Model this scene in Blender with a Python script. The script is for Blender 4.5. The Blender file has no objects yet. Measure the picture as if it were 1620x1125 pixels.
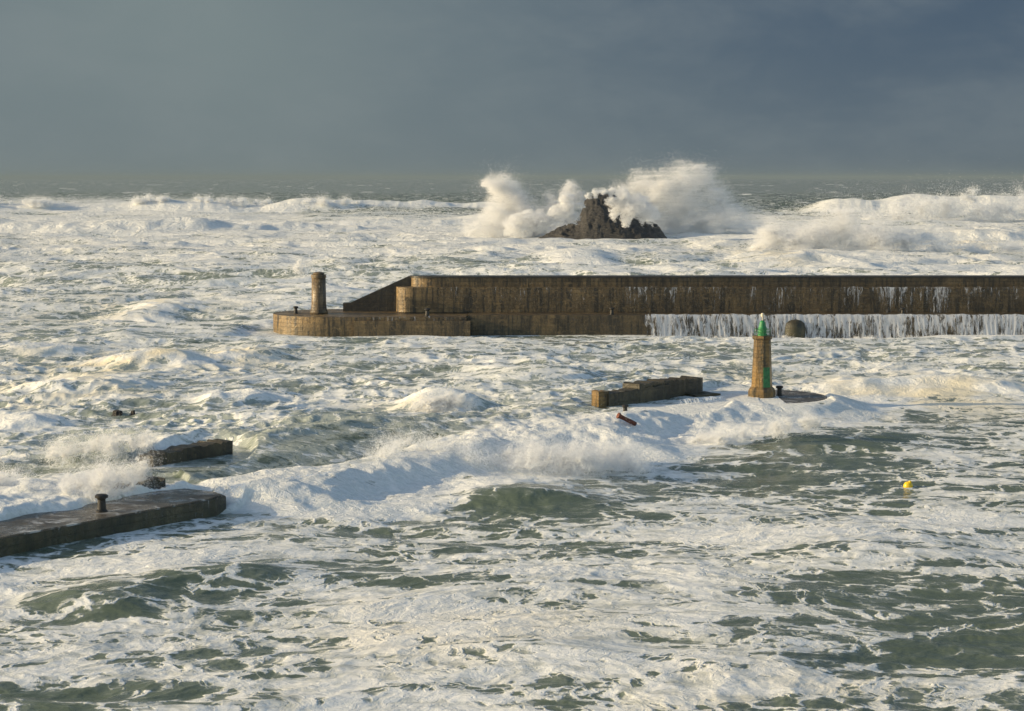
import bpy, bmesh, math, random
import numpy as np
from mathutils import Vector, Matrix

# ------------------------------------------------------------------ camera
F_PX, CX, CY = 3132.0, 810.0, 562.5       # focal length and centre, in pixels of a 1620 px wide picture
HORIZON, CAM_H = 281.0, 22.0
PITCH = math.atan((CY - HORIZON) / F_PX)
sc = bpy.context.scene
col = sc.collection
cam_d = bpy.data.cameras.new('camera')
cam = bpy.data.objects.new('camera', cam_d)
col.objects.link(cam)
cam_d.sensor_width = 36.0
cam_d.lens = 36.0 * F_PX / 1620.0
cam_d.clip_start = 1.0
cam_d.clip_end = 200000.0
cam.location = (0, 0, CAM_H)
cam.rotation_euler = (math.pi / 2 - PITCH, 0, 0)
sc.camera = cam

# ------------------------------------------------------------------ light
SUN_EL, SUN_AZ = math.radians(15.0), math.radians(183.0)    # azimuth of the sun, counter-clockwise from +X
sun_dir = Vector((math.cos(SUN_EL) * math.cos(SUN_AZ), math.cos(SUN_EL) * math.sin(SUN_AZ), math.sin(SUN_EL)))
sun_d = bpy.data.lights.new('sun', 'SUN')
sun_d.energy = 4.5
sun_d.angle = math.radians(0.5)
sun_d.color = (1.0, 0.80, 0.50)
sun = bpy.data.objects.new('sun', sun_d)
col.objects.link(sun)
sun.rotation_euler = (-sun_dir).to_track_quat('-Z', 'Y').to_euler()

world = bpy.data.worlds.new('World')
sc.world = world
world.use_nodes = True
wt = world.node_tree
wt.nodes.clear()


class NT:
    """small helper to write node trees"""
    def __init__(s, tree):
        s.t = tree

    def n(s, typ, **kw):
        nd = s.t.nodes.new(typ)
        for k, v in kw.items():
            if k in ('inp',):
                for kk, vv in v.items():
                    s.put(nd.inputs[kk], vv)
            else:
                setattr(nd, k, v)
        return nd

    def put(s, sock, v):
        if isinstance(v, bpy.types.NodeSocket):
            s.t.links.new(v, sock)
        elif isinstance(v, bpy.types.Node):
            s.t.links.new(v.outputs[0], sock)
        else:
            sock.default_value = v

    def math(s, op, a, b=0.0, c=None, clamp=False):
        nd = s.t.nodes.new('ShaderNodeMath')
        nd.operation = op
        nd.use_clamp = clamp
        s.put(nd.inputs[0], a)
        s.put(nd.inputs[1], b)
        if c is not None:
            s.put(nd.inputs[2], c)
        return nd.outputs[0]

    def vmath(s, op, a, b=(0, 0, 0)):
        nd = s.t.nodes.new('ShaderNodeVectorMath')
        nd.operation = op
        s.put(nd.inputs[0], a)
        s.put(nd.inputs[1], b)
        return nd.outputs[0]

    def mix(s, f, a, b):
        nd = s.t.nodes.new('ShaderNodeMix')
        nd.data_type = 'RGBA'
        s.put(nd.inputs[0], f)
        s.put(nd.inputs[6], a)
        s.put(nd.inputs[7], b)
        return nd.outputs[2]

    def ramp(s, v, lo, hi, a=0.0, b=1.0, smooth=True):
        nd = s.t.nodes.new('ShaderNodeMapRange')
        nd.interpolation_type = 'SMOOTHSTEP' if smooth else 'LINEAR'
        nd.clamp = True
        s.put(nd.inputs['Value'], v)
        s.put(nd.inputs['From Min'], lo)
        s.put(nd.inputs['From Max'], hi)
        s.put(nd.inputs['To Min'], a)
        s.put(nd.inputs['To Max'], b)
        return nd.outputs['Result']

    def noise(s, vec, scale, detail=4, rough=0.55, dist=0.0, dim='3D'):
        nd = s.t.nodes.new('ShaderNodeTexNoise')
        nd.noise_dimensions = dim
        s.put(nd.inputs['Vector'], vec)
        s.put(nd.inputs['Scale'], scale)
        s.put(nd.inputs['Detail'], detail)
        s.put(nd.inputs['Roughness'], rough)
        s.put(nd.inputs['Distortion'], dist)
        return nd


w = NT(wt)
sky = w.n('ShaderNodeTexSky', sky_type='NISHITA')
sky.sun_disc = False
sky.sun_elevation = SUN_EL
sky.sun_rotation = math.pi / 2 - SUN_AZ          # Blender measures it clockwise from +Y
sky.air_density, sky.dust_density, sky.ozone_density = 1.0, 1.2, 1.0
bg_sky = w.n('ShaderNodeBackground', inp={'Color': sky.outputs[0], 'Strength': 0.15})
# a storm cloud bank fills the sky over the sea (+Y); clear sky with thin bright cloud stays behind the camera
tc = w.n('ShaderNodeTexCoord')
dirv = tc.outputs['Generated']
sep = w.n('ShaderNodeSeparateXYZ', inp={0: dirv})
X, Y, Z = sep.outputs
bank = w.ramp(w.math('SUBTRACT', Y, w.math('MULTIPLY', Z, 0.55)), 0.15, 0.60)
side = w.ramp(w.math('ADD', X, w.math('MULTIPLY', Z, 0.7)), -0.20, 0.28)
n1 = w.noise(dirv, 3.0, 4, 0.5, 0.3)
n2 = w.noise(w.vmath('MULTIPLY', dirv, (1, 1, 2.2)), 14.0, 5, 0.6, 0.2)
side2 = w.math('ADD', side, w.math('MULTIPLY', w.math('SUBTRACT', n1.outputs[0], 0.5), 0.9), clamp=True)
ccol = w.mix(side2, (0.160, 0.200, 0.205, 1), (0.056, 0.088, 0.130, 1))
low = w.ramp(Z, -0.01, 0.085)
ccol = w.mix(w.math('MULTIPLY', w.math('SUBTRACT', 1.0, low), 0.55), ccol, (0.125, 0.157, 0.172, 1))
ccol = w.mix(w.math('MULTIPLY', w.ramp(n2.outputs[0], 0.35, 0.75), 0.24), ccol, (0.20, 0.23, 0.235, 1))
bg_cloud = w.n('ShaderNodeBackground', inp={'Color': ccol, 'Strength': 1.0})
mx = w.n('ShaderNodeMixShader', inp={0: bank, 1: bg_sky.outputs[0], 2: bg_cloud.outputs[0]})
wo = w.n('ShaderNodeOutputWorld', inp={0: mx.outputs[0]})

sc.view_settings.view_transform = 'Standard'
sc.view_settings.look = 'None'
sc.view_settings.gamma = 1.0
sc.view_settings.exposure = 0.30
sc.render.engine = 'CYCLES'
sc.cycles.use_denoising = True
sc.cycles.max_bounces = 8
sc.cycles.diffuse_bounces = 4
sc.cycles.glossy_bounces = 2
sc.cycles.transmission_bounces = 4
sc.cycles.transparent_max_bounces = 8
sc.cycles.volume_bounces = 0
sc.cycles.sample_clamp_indirect = 6.0

# ------------------------------------------------------------------ helpers
cp, sp = math.cos(PITCH), math.sin(PITCH)


def ray(px, py):
    a, b = (px - CX) / F_PX, (CY - py) / F_PX
    return (a, cp + b * sp, -sp + b * cp)


def at(px, py, z=0.0):
    """world x, y of the spot at height z that the photo shows at pixel px, py"""
    d = ray(px, py)
    k = (z - CAM_H) / d[2]
    return (d[0] * k, d[1] * k)


def zat(py, depth):
    d = ray(CX, py)
    return CAM_H + d[2] / d[1] * depth


def xat(px, depth, z=0.0):
    # depth along the camera axis is depth*cp - (z-CAM_H)*sp
    return (px - CX) / F_PX * (depth * cp - (z - CAM_H) * sp)


def tag(o, label=None, cat=None, group=None, kind=None):
    if label: o['label'] = label
    if cat: o['category'] = cat
    if group: o['group'] = group
    if kind: o['kind'] = kind
    return o


def empty(name, loc, label, cat, group=None, rz=0.0):
    o = bpy.data.objects.new(name, None)
    o.empty_display_size = 0.5
    o.location = loc
    o.rotation_euler = (0, 0, rz)
    col.objects.link(o)
    return tag(o, label, cat, group)


def obj_from_bm(name, bm, m, parent=None, smooth=False):
    me = bpy.data.meshes.new(name)
    bmesh.ops.recalc_face_normals(bm, faces=bm.faces[:])
    bm.to_mesh(me)
    bm.free()
    if smooth:
        me.polygons.foreach_set('use_smooth', [True] * len(me.polygons))
    me.materials.append(m)
    o = bpy.data.objects.new(name, me)
    col.objects.link(o)
    if parent:
        o.parent = parent
        o.location = (0, 0, 0)
    return o


def np_mesh(name, verts, faces, m, parent=None, smooth=False):
    """verts (n,3), faces (k,3 or 4) arrays -> object"""
    me = bpy.data.meshes.new(name)
    nv, nf, k = len(verts), len(faces), faces.shape[1]
    me.vertices.add(nv)
    me.vertices.foreach_set('co', np.ascontiguousarray(verts, dtype=np.float32).ravel())
    me.loops.add(nf * k)
    me.loops.foreach_set('vertex_index', np.ascontiguousarray(faces, dtype=np.int32).ravel())
    me.polygons.add(nf)
    me.polygons.foreach_set('loop_start', np.arange(0, nf * k, k, dtype=np.int32))
    if smooth:
        me.polygons.foreach_set('use_smooth', np.ones(nf, dtype=bool))
    me.update(calc_edges=True)
    me.materials.append(m)
    o = bpy.data.objects.new(name, me)
    col.objects.link(o)
    if parent:
        o.parent = parent
    return o


# numpy gradient noise -------------------------------------------------
_rng = np.random.RandomState(7)
_P = _rng.permutation(512).astype(np.int32)
_A = _rng.rand(512).astype(np.float32) * 2 * np.pi
_GX, _GY = np.cos(_A), np.sin(_A)


def gnoise(x, y, seed=0):
    """2-D gradient noise, about -1..1"""
    x = np.asarray(x, dtype=np.float32) + seed * 17.37
    y = np.asarray(y, dtype=np.float32) - seed * 9.91
    xi, yi = np.floor(x), np.floor(y)
    fx, fy = x - xi, y - yi
    xi, yi = xi.astype(np.int32), yi.astype(np.int32)
    u = fx * fx * fx * (fx * (fx * 6 - 15) + 10)
    v = fy * fy * fy * (fy * (fy * 6 - 15) + 10)

    def g(ix, iy, dx, dy):
        h = _P[(_P[ix & 511] + iy) & 511]
        return _GX[h] * dx + _GY[h] * dy
    a = g(xi, yi, fx, fy)
    b = g(xi + 1, yi, fx - 1, fy)
    c = g(xi, yi + 1, fx, fy - 1)
    d = g(xi + 1, yi + 1, fx - 1, fy - 1)
    ab = a + u * (b - a)
    cd = c + u * (d - c)
    return (ab + v * (cd - ab)) * 1.5


def sm(x, a, b):
    t = np.clip((x - a) / (b - a), 0, 1)
    return t * t * (3 - 2 * t)


# ------------------------------------------------------------------ materials
def new_mat(name):
    m = bpy.data.materials.new(name)
    m.use_nodes = True
    m.node_tree.nodes.clear()
    t = NT(m.node_tree)
    out = t.n('ShaderNodeOutputMaterial')
    return m, t, out


def simple_mat(name, color, rough=0.5, metal=0.0, var=0.25, scale=3.0, bump=0.3):
    m, t, out = new_mat(name)
    geo = t.n('ShaderNodeNewGeometry')
    n = t.noise(geo.outputs['Position'], scale, 6, 0.6)
    dark = tuple(c * (1 - var) for c in color) + (1,)
    lite = tuple(min(1, c * (1 + var)) for c in color) + (1,)
    c = t.mix(t.ramp(n.outputs[0], 0.3, 0.7), dark, lite)
    b = t.n('ShaderNodeBump', inp={'Strength': bump, 'Distance': 0.05, 'Height': n.outputs[0]})
    p = t.n('ShaderNodeBsdfPrincipled', inp={'Base Color': c, 'Roughness': rough, 'Metallic': metal, 'Normal': b.outputs[0]})
    t.put(out.inputs[0], p.outputs[0])
    return m


def stone_mat(name, base, dark, green=0.3, block=1.1, course=0.55, rough=0.45, streaks=1.0, wet_shade=False, foam=0.0):
    """damp weathered masonry: courses of blocks, vertical run-off streaks, weed near the water"""
    m, t, out = new_mat(name)
    geo = t.n('ShaderNodeNewGeometry')
    pos = geo.outputs['Position']
    sepp = t.n('ShaderNodeSeparateXYZ', inp={0: pos})
    big = t.noise(pos, 0.35, 5, 0.6)
    fine = t.noise(pos, 3.5, 7, 0.65)
    strk = t.noise(t.vmath('MULTIPLY', pos, (1, 1, 0.10)), 1.6, 6, 0.7, 0.1)
    strk2 = t.noise(t.vmath('MULTIPLY', pos, (1, 1, 0.05)), 5.5, 4, 0.7, 0.1)
    c = t.mix(t.ramp(big.outputs[0], 0.35, 0.68), base + (1,), tuple(x * 0.48 for x in base) + (1,))
    c = t.mix(t.math('MULTIPLY', t.ramp(strk.outputs[0], 0.44, 0.60), 0.9 * streaks), c, dark + (1,))
    c = t.mix(t.math('MULTIPLY', t.ramp(strk2.outputs[0], 0.56, 0.74), 0.35 * streaks), c, tuple(min(1, x * 2.1) for x in base) + (1,))
    c = t.mix(t.math('MULTIPLY', t.ramp(fine.outputs[0], 0.42, 0.7), 0.4), c, dark + (1,))
    weed = t.math('MULTIPLY', t.ramp(sepp.outputs[2], 2.4, 0.2), t.ramp(fine.outputs[0], 0.3, 0.6))
    c = t.mix(t.math('MULTIPLY', t.ramp(t.noise(t.vmath('MULTIPLY', pos, (1, 1, 1.6)), 0.8, 7, 0.68, 0.6).outputs[0], 0.54, 0.66), 0.45), c, tuple(min(1, x * 1.7) for x in base) + (1,))
    c = t.mix(t.math('MULTIPLY', weed, green), c, (0.045, 0.05, 0.018, 1))
    if wet_shade:      # broad soaked patches, plus shade painted in: darker away from the sunlit left ends
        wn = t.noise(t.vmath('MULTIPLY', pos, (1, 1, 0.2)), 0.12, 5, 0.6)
        xs_ = t.math('ADD', sepp.outputs[0], t.ramp(sepp.outputs[2], 2.9, 2.6, 0.0, 11.5))  # low down, the painted shade starts farther left, past the head's lit curve
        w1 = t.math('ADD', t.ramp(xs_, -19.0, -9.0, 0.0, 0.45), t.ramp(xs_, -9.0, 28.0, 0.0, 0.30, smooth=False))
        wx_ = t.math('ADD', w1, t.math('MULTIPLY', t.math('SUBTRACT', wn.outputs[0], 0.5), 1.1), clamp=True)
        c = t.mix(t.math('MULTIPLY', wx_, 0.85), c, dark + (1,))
    # blocks: coordinate along the wall from x+y, height from z
    hv = t.n('ShaderNodeCombineXYZ', inp={0: t.math('ADD', sepp.outputs[0], t.math('MULTIPLY', sepp.outputs[1], 0.7)), 1: sepp.outputs[2], 2: 0.0})
    br = t.n('ShaderNodeTexBrick', inp={'Vector': hv.outputs[0], 'Color1': (1, 1, 1, 1), 'Color2': (0.72, 0.72, 0.72, 1), 'Mortar': (0.25, 0.25, 0.25, 1),
                                        'Scale': 1.0, 'Mortar Size': 0.025, 'Mortar Smooth': 0.3, 'Brick Width': block, 'Row Height': course})
    mul = t.n('ShaderNodeMix', data_type='RGBA', blend_type='MULTIPLY')
    t.put(mul.inputs[0], t.ramp(big.outputs[0], 0.35, 0.7, 0.15, 0.5))
    t.put(mul.inputs[6], c)
    t.put(mul.inputs[7], br.outputs[0])
    if foam:     # thin foam left lying on the deck
        fo = t.noise(pos, 0.9, 7, 0.62, 0.8)
        c2 = t.mix(t.math('MULTIPLY', t.ramp(fo.outputs[0], 0.50, 0.70), foam), mul.outputs[2], (0.62, 0.63, 0.62, 1))
    else:
        c2 = mul.outputs[2]
    hgt = t.math('ADD', t.math('MULTIPLY', fine.outputs[0], 0.8), t.math('MULTIPLY', br.outputs[1], -0.35))
    b = t.n('ShaderNodeBump', inp={'Strength': 0.8, 'Distance': 0.12, 'Height': hgt})
    r = t.ramp(big.outputs[0], 0.3, 0.7, rough - 0.18, rough + 0.15)
    p = t.n('ShaderNodeBsdfPrincipled', inp={'Base Color': c2, 'Roughness': r, 'Normal': b.outputs[0]})
    t.put(out.inputs[0], p.outputs[0])
    return m


M_wall = stone_mat('wet_masonry_painted_shade', (0.31, 0.205, 0.085), (0.022, 0.018, 0.011), 0.25, wet_shade=True)  # bright base serves the sunlit corners; painted shade dims the rest
M_cap = stone_mat('dark_capping_stone', (0.045, 0.036, 0.022), (0.014, 0.012, 0.009), 0.0, block=2.4)
M_tower = stone_mat('tower_stone', (0.25, 0.17, 0.08), (0.035, 0.026, 0.014), 0.1, block=0.7, course=0.4)
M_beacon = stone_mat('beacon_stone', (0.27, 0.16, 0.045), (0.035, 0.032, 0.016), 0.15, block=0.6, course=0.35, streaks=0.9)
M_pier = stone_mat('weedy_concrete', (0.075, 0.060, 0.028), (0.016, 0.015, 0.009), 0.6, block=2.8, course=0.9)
M_deck = stone_mat('wet_deck', (0.12, 0.095, 0.065), (0.035, 0.031, 0.024), 0.1, block=3.0, course=3.0, rough=0.32, streaks=0.3, foam=0.75)
M_rustpost = simple_mat('rusty_iron', (0.12, 0.032, 0.014), 0.7, 0.1, 0.45, 6)
M_iron = simple_mat('black_iron', (0.025, 0.023, 0.02), 0.5, 0.2, 0.3, 6)
M_green = simple_mat('green_paint', (0.02, 0.19, 0.055), 0.45, 0, 0.25, 3, 0.15)
M_greendark = simple_mat('faded_green_paint', (0.018, 0.15, 0.045), 0.45, 0, 0.35, 4, 0.2)
M_lamp = simple_mat('white_lamp_housing', (0.62, 0.55, 0.42), 0.4, 0, 0.15, 3, 0.1)
M_buoy = simple_mat('yellow_buoy_plastic', (0.75, 0.50, 0.01), 0.35, 0, 0.15, 3, 0.1)


def rock_material():
    m, t, out = new_mat('dark_rock')
    geo = t.n('ShaderNodeNewGeometry')
    n = t.noise(geo.outputs['Position'], 0.25, 9, 0.65, 0.3)
    n2 = t.noise(t.vmath('MULTIPLY', geo.outputs['Position'], (1, 1, 2.5)), 0.6, 7, 0.7, 0.2)
    c = t.mix(t.ramp(n.outputs[0], 0.35, 0.68), (0.024, 0.022, 0.020, 1), (0.055, 0.050, 0.043, 1))
    b = t.n('ShaderNodeBump', inp={'Strength': 1.0, 'Distance': 1.2, 'Height': n2.outputs[0]})
    p = t.n('ShaderNodeBsdfPrincipled', inp={'Base Color': c, 'Roughness': 0.6, 'Normal': b.outputs[0]})
    t.put(out.inputs[0], p.outputs[0])
    return m


M_rock = rock_material()


def foam_flecks(name, col_=(0.93, 0.93, 0.92), trans=0.45):
    m, t, out = new_mat(name)
    d = t.n('ShaderNodeBsdfDiffuse', inp={'Color': col_ + (1,)})
    tr = t.n('ShaderNodeBsdfTranslucent', inp={'Color': col_ + (1,)})
    mxx = t.n('ShaderNodeMixShader', inp={0: trans, 1: d.outputs[0], 2: tr.outputs[0]})
    t.put(out.inputs[0], mxx.outputs[0])
    return m


M_spray = foam_flecks('spray_droplets')
M_fall = foam_flecks('falling_white_water', (0.86, 0.88, 0.90), 0.3)


def water_material():
    m, t, out = new_mat('sea_water')
    geo = t.n('ShaderNodeNewGeometry')
    pos = geo.outputs['Position']
    af = t.n('ShaderNodeAttribute', attribute_name='foam')
    aa = t.n('ShaderNodeAttribute', attribute_name='aer')
    F, A = af.outputs['Fac'], aa.outputs['Fac']
    flat = t.vmath('MULTIPLY', pos, (1, 1, 0.6))
    warp = t.noise(flat, 0.14, 4, 0.55)
    wv = t.vmath('SCALE', t.vmath('SUBTRACT', warp.outputs['Color'], (0.5, 0.5, 0.5)))
    wv.node.inputs['Scale'].default_value = 8.0
    p1 = t.vmath('ADD', flat, wv)
    warp2 = t.noise(flat, 1.4, 4, 0.6)
    wv2 = t.vmath('SCALE', t.vmath('SUBTRACT', warp2.outputs['Color'], (0.5, 0.5, 0.5)))
    wv2.node.inputs['Scale'].default_value = 1.1
    p2 = t.vmath('ADD', p1, wv2)
    # patchy foam
    na = t.noise(t.vmath('MULTIPLY', p1, (0.42, 1, 1)), 0.30, 9, 0.50, 0.5)
    stk = t.noise(t.vmath('MULTIPLY', p2, (1.5, 0.30, 0.4)), 1.0, 6, 0.6, 0.3)
    stv = t.math('MULTIPLY', t.math('SUBTRACT', stk.outputs[0], 0.5), t.math('MULTIPLY', A, -2.2))
    ac = t.n('ShaderNodeAttribute', attribute_name='spill').outputs['Fac']
    ds = t.n('ShaderNodeVectorMath', operation='DOT_PRODUCT', inp={0: p2, 1: (float(U[0]), float(U[1]), 0)}).outputs['Value']
    dt = t.n('ShaderNodeVectorMath', operation='DOT_PRODUCT', inp={0: p2, 1: (float(Nn[0]), float(Nn[1]), 0)}).outputs['Value']
    cv = t.n('ShaderNodeCombineXYZ', inp={0: t.math('MULTIPLY', ds, 2.2), 1: t.math('MULTIPLY', dt, 0.33), 2: 0.0})
    sp_ = t.noise(cv.outputs[0], 1.0, 7, 0.6, 0.2)
    stv = t.math('ADD', stv, t.math('MULTIPLY', t.math('SUBTRACT', sp_.outputs[0], 0.5), t.math('MULTIPLY', ac, -3.0)))
    nav = t.math('ADD', t.math('ADD', t.math('MULTIPLY', t.math('SUBTRACT', na.outputs[0], 0.5), 3.3), 0.5), stv)
    # webs of foam
    v1 = t.n('ShaderNodeTexVoronoi', feature='DISTANCE_TO_EDGE', inp={'Vector': p2, 'Scale': 0.33})
    v2 = t.n('ShaderNodeTexVoronoi', feature='DISTANCE_TO_EDGE', inp={'Vector': p2, 'Scale': 0.95})
    l1 = t.math('MULTIPLY', t.ramp(v1.outputs[0], 0.17, 0.0), 0.60)
    l2 = t.math('MULTIPLY', t.ramp(v2.outputs[0], 0.22, 0.0), 0.34)
    dens = t.math('ADD', t.math('SUBTRACT', t.math('MULTIPLY', F, 1.5), nav), t.math('ADD', l1, l2))
    dens = t.math('SUBTRACT', dens, 0.22)
    foam = t.ramp(dens, -0.04, 0.36)
    # old foam is thin and lets the water through, fresh foam is solid
    tn = t.noise(t.vmath('MULTIPLY', p1, (0.6, 1, 1)), 0.8, 7, 0.62, 0.5)
    thin = t.math('ADD', t.ramp(tn.outputs[0], 0.28, 0.60, 0.45, 1.0), t.ramp(F, 0.55, 0.9, 0.0, 0.6), clamp=True)
    foam = t.math('MULTIPLY', foam, thin)
    aer = t.ramp(t.math('ADD', dens, t.math('MULTIPLY', A, 0.9)), -0.55, 0.55)
    # colours
    nb = t.noise(pos, 0.12, 4, 0.5)
    deep = t.mix(nb.outputs[0], (0.078, 0.102, 0.064, 1), (0.122, 0.150, 0.100, 1))
    milky = t.mix(A, (0.17, 0.20, 0.155, 1), (0.40, 0.43, 0.37, 1))
    water = t.mix(aer, deep, milky)
    nf = t.noise(pos, 2.2, 8, 0.7, 0.5)
    fcol = t.mix(t.ramp(nf.outputs[0], 0.32, 0.66), (0.72, 0.73, 0.68, 1), (0.88, 0.87, 0.82, 1))
    tn_ = t.n('ShaderNodeAttribute', attribute_name='sand').outputs['Fac']
    fcol = t.mix(tn_, fcol, (0.84, 0.74, 0.52, 1))
    colr = t.mix(foam, water, fcol)
    rough = t.ramp(foam, 0.0, 0.6, 0.16, 0.85)
    spec = t.ramp(foam, 0.0, 0.6, 0.45, 0.12)
    # ripples on water, bubbles and lumps on foam
    rip = t.noise(t.vmath('MULTIPLY', p1, (0.75, 1, 1)), 1.3, 8, 0.62, 0.3)
    lump = t.noise(p2, 1.1, 10, 0.60, 0.6)
    h = t.math('ADD', t.math('MULTIPLY', rip.outputs[0], 0.28),
               t.math('MULTIPLY', foam, t.math('ADD', t.math('MULTIPLY', lump.outputs[0], t.ramp(F, 0.45, 0.95, 0.22, 0.95)), 0.10)))
    h = t.math('ADD', h, t.math('MULTIPLY', sp_.outputs[0], t.math('MULTIPLY', ac, 1.2)))
    b = t.n('ShaderNodeBump', inp={'Strength': 0.60, 'Distance': 0.42, 'Height': h})
    # coarser tumbling relief out in the surf
    big = t.noise(t.vmath('MULTIPLY', pos, (0.8, 1, 1)), 0.22, 9, 0.66, 0.8)
    yy_ = t.n('ShaderNodeSeparateXYZ', inp={0: pos}).outputs[1]
    b = t.n('ShaderNodeBump', inp={'Strength': t.ramp(yy_, 250, 600, 0.0, 0.75), 'Distance': 2.6, 'Height': big.outputs[0], 'Normal': b.outputs[0]})
    p = t.n('ShaderNodeBsdfPrincipled', inp={'Base Color': colr, 'Roughness': rough, 'Specular IOR Level': spec,
                                             'IOR': 1.33, 'Normal': b.outputs[0]})
    t.put(out.inputs[0], p.outputs[0])
    return m



# ------------------------------------------------------------------ the sea
DECK = 1.5
P0 = np.array(at(0, 850, DECK))
P1 = np.array(at(1205, 628, DECK))
U = (P1 - P0) / np.linalg.norm(P1 - P0)          # along the inner pier, away from the camera
Nn = np.array((-U[1], U[0]))                     # seaward of it
S_TOWER = float(np.linalg.norm(P1 - P0))


def pier_xy(s, t_):
    return (P0[0] + U[0] * s + Nn[0] * t_, P0[1] + U[1] * s + Nn[1] * t_)


M_water = water_material()

# hand-placed waves: px, py of the crest, half width (px), half depth (m), height, foam, milky
WAVES = [
    (530, 695, 110, 4.5, 0.8, -0.25, 0.6), (225, 738, 130, 3.0, 0.9, -0.22, 1.0), (700, 648, 60, 5.0, 1.7, 0.5, 0.2),
    (820, 735, 120, 3.0, 0.8, 0.8, 0.2), (1010, 715, 60, 4.0, 0.6, 0.8, 0.2),
    (1190, 690, 90, 4.0, 0.5, 0.8, 0.0), (250, 572, 100, 7.0, 1.7, 0.4, 0.2), (60, 560, 80, 8.0, 1.3, 0.3, 0.2),
    (1500, 612, 150, 8.0, 1.4, 0.45, 0.2), (1340, 625, 60, 6.0, 0.7, 0.5, 0.2), (380, 640, 60, 5.0, 1.0, 0.4, 0.2),
    (400, 565, 50, 7.0, 1.2, 0.3, 0.2), (120, 620, 110, 7.0, 1.3, 0.2, 0.2), (40, 690, 70, 5.0, 1.0, 0.5, 0.2),
    (850, 600, 80, 8.0, 0.8, 0.1, 0.2), (640, 520, 60, 9.0, 0.7, 0.2, 0.2), (700, 425, 150, 30.0, 1.8, 0.0, 0.4),
    (920, 415, 60, 25.0, 2.4, 0.5, 0.2), (230, 495, 60, 14.0, 1.6, 0.4, 0.2), (500, 470, 80, 14.0, 1.2, 0.2, 0.1),
    (1250, 420, 160, 24.0, 1.4, 0.4, 0.2), (340, 918, 130, 3.0, 0.8, 0.0, 0.0), (130, 955, 100, 3.5, 0.75, 0.0, 0.0),
    (830, 785, 130, 4.5, 1.0, 0.0, 0.0), (1400, 880, 170, 6.0, 0.6, 0.0, 0.0), (1180, 1060, 140, 4.0, 0.25, 0.1, 0.0),
    (850, 1040, 150, 4.0, 0.35, 0.2, 0.0), (1330, 700, 140, 7.0, 0.7, 0.0, 0.0),
]
# calmer dark water (negative) and solid foam (positive): px, py, rx, ry in pixels, amount
PATCH = [
    (340, 928, 150, 17, -0.55), (120, 960, 110, 34, -0.5), (430, 975, 100, 24, -0.32), (40, 990, 60, 20, -0.25),
    (835, 805, 140, 36, -0.5), (620, 835, 90, 20, -0.4), (1180, 755, 210, 26, -0.5), (1330, 705, 130, 40, -0.45),
    (1290, 735, 150, 40, -0.3), (1420, 940, 220, 75, -0.42), (1530, 1010, 150, 70, -0.4), (1350, 1060, 130, 40, -0.35),
    (1000, 870, 160, 16, -0.3), (600, 905, 120, 14, -0.3), (560, 885, 60, 12, -0.4), (900, 1090, 120, 25, -0.2),
    (100, 1095, 110, 12, -0.35), (470, 858, 40, 12, -0.3), (160, 895, 160, 14, 0.15), (1550, 700, 90, 25, -0.2),
    (700, 985, 170, 40, 0.25), (560, 1060, 180, 60, 0.22), (1180, 850, 220, 32, 0.22), (1480, 820, 160, 40, 0.18),
    (330, 870, 170, 18, 0.3), (1000, 1010, 160, 30, 0.12), (250, 840, 200, 14, 0.2), (1080, 960, 120, 60, 0.08),
    (770, 640, 170, 20, 0.1), (700, 520, 200, 12, -0.05), (600, 585, 120, 20, -0.18), (1050, 560, 200, 16, -0.18),
    (860, 620, 110, 12, -0.2), (900, 645, 100, 12, -0.15), (1450, 570, 170, 12, -0.12), (330, 545, 110, 6, -0.25),
    (400, 620, 90, 12, -0.22), (60, 545, 40, 8, -0.2), (535, 735, 100, 30, -1.0), (600, 775, 110, 22, -0.4), (130, 762, 110, 20, -0.9), (930, 672, 80, 10, -0.4), (740, 690, 60, 10, -0.35), (850, 428, 330, 13, -0.28), (300, 425, 260, 10, -0.15), (250, 455, 240, 22, -0.25), (900, 525, 120, 6, -0.2),
]


# froth tinted by sand: px, py, rx, ry, amount
SAND = [(100, 590, 170, 30, 0.9), (330, 575, 150, 18, 0.8), (150, 640, 130, 25, 0.6), (690, 655, 130, 22, 0.7), (1480, 630, 200, 30, 0.9), (1200, 600, 120, 20, 0.5),
        (260, 495, 120, 14, 0.6), (700, 1000, 260, 50, 0.4), (1200, 1100, 200, 30, 0.5), (1210, 415, 70, 18, 0.6), (1480, 400, 200, 14, 0.5), (80, 500, 120, 30, 0.4)]

# places where the sea stays below something that shows: px, py, rx, ry in pixels, greatest height
CAPS = [(305, 752, 90, 26, 1.55), (1030, 655, 120, 22, 1.45), (1180, 645, 70, 16, 1.5), (225, 792, 70, 14, 1.4), (1262, 655, 60, 14, 1.5)]


def ellip(x, y, px, py, rx, ry):
    cx, cy = at(px, py, 0.3)
    wx = rx / F_PX * cy
    wy = ry * cy * cy / (F_PX * CAM_H)
    return (x - cx) / wx, (y - cy) / wy


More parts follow.
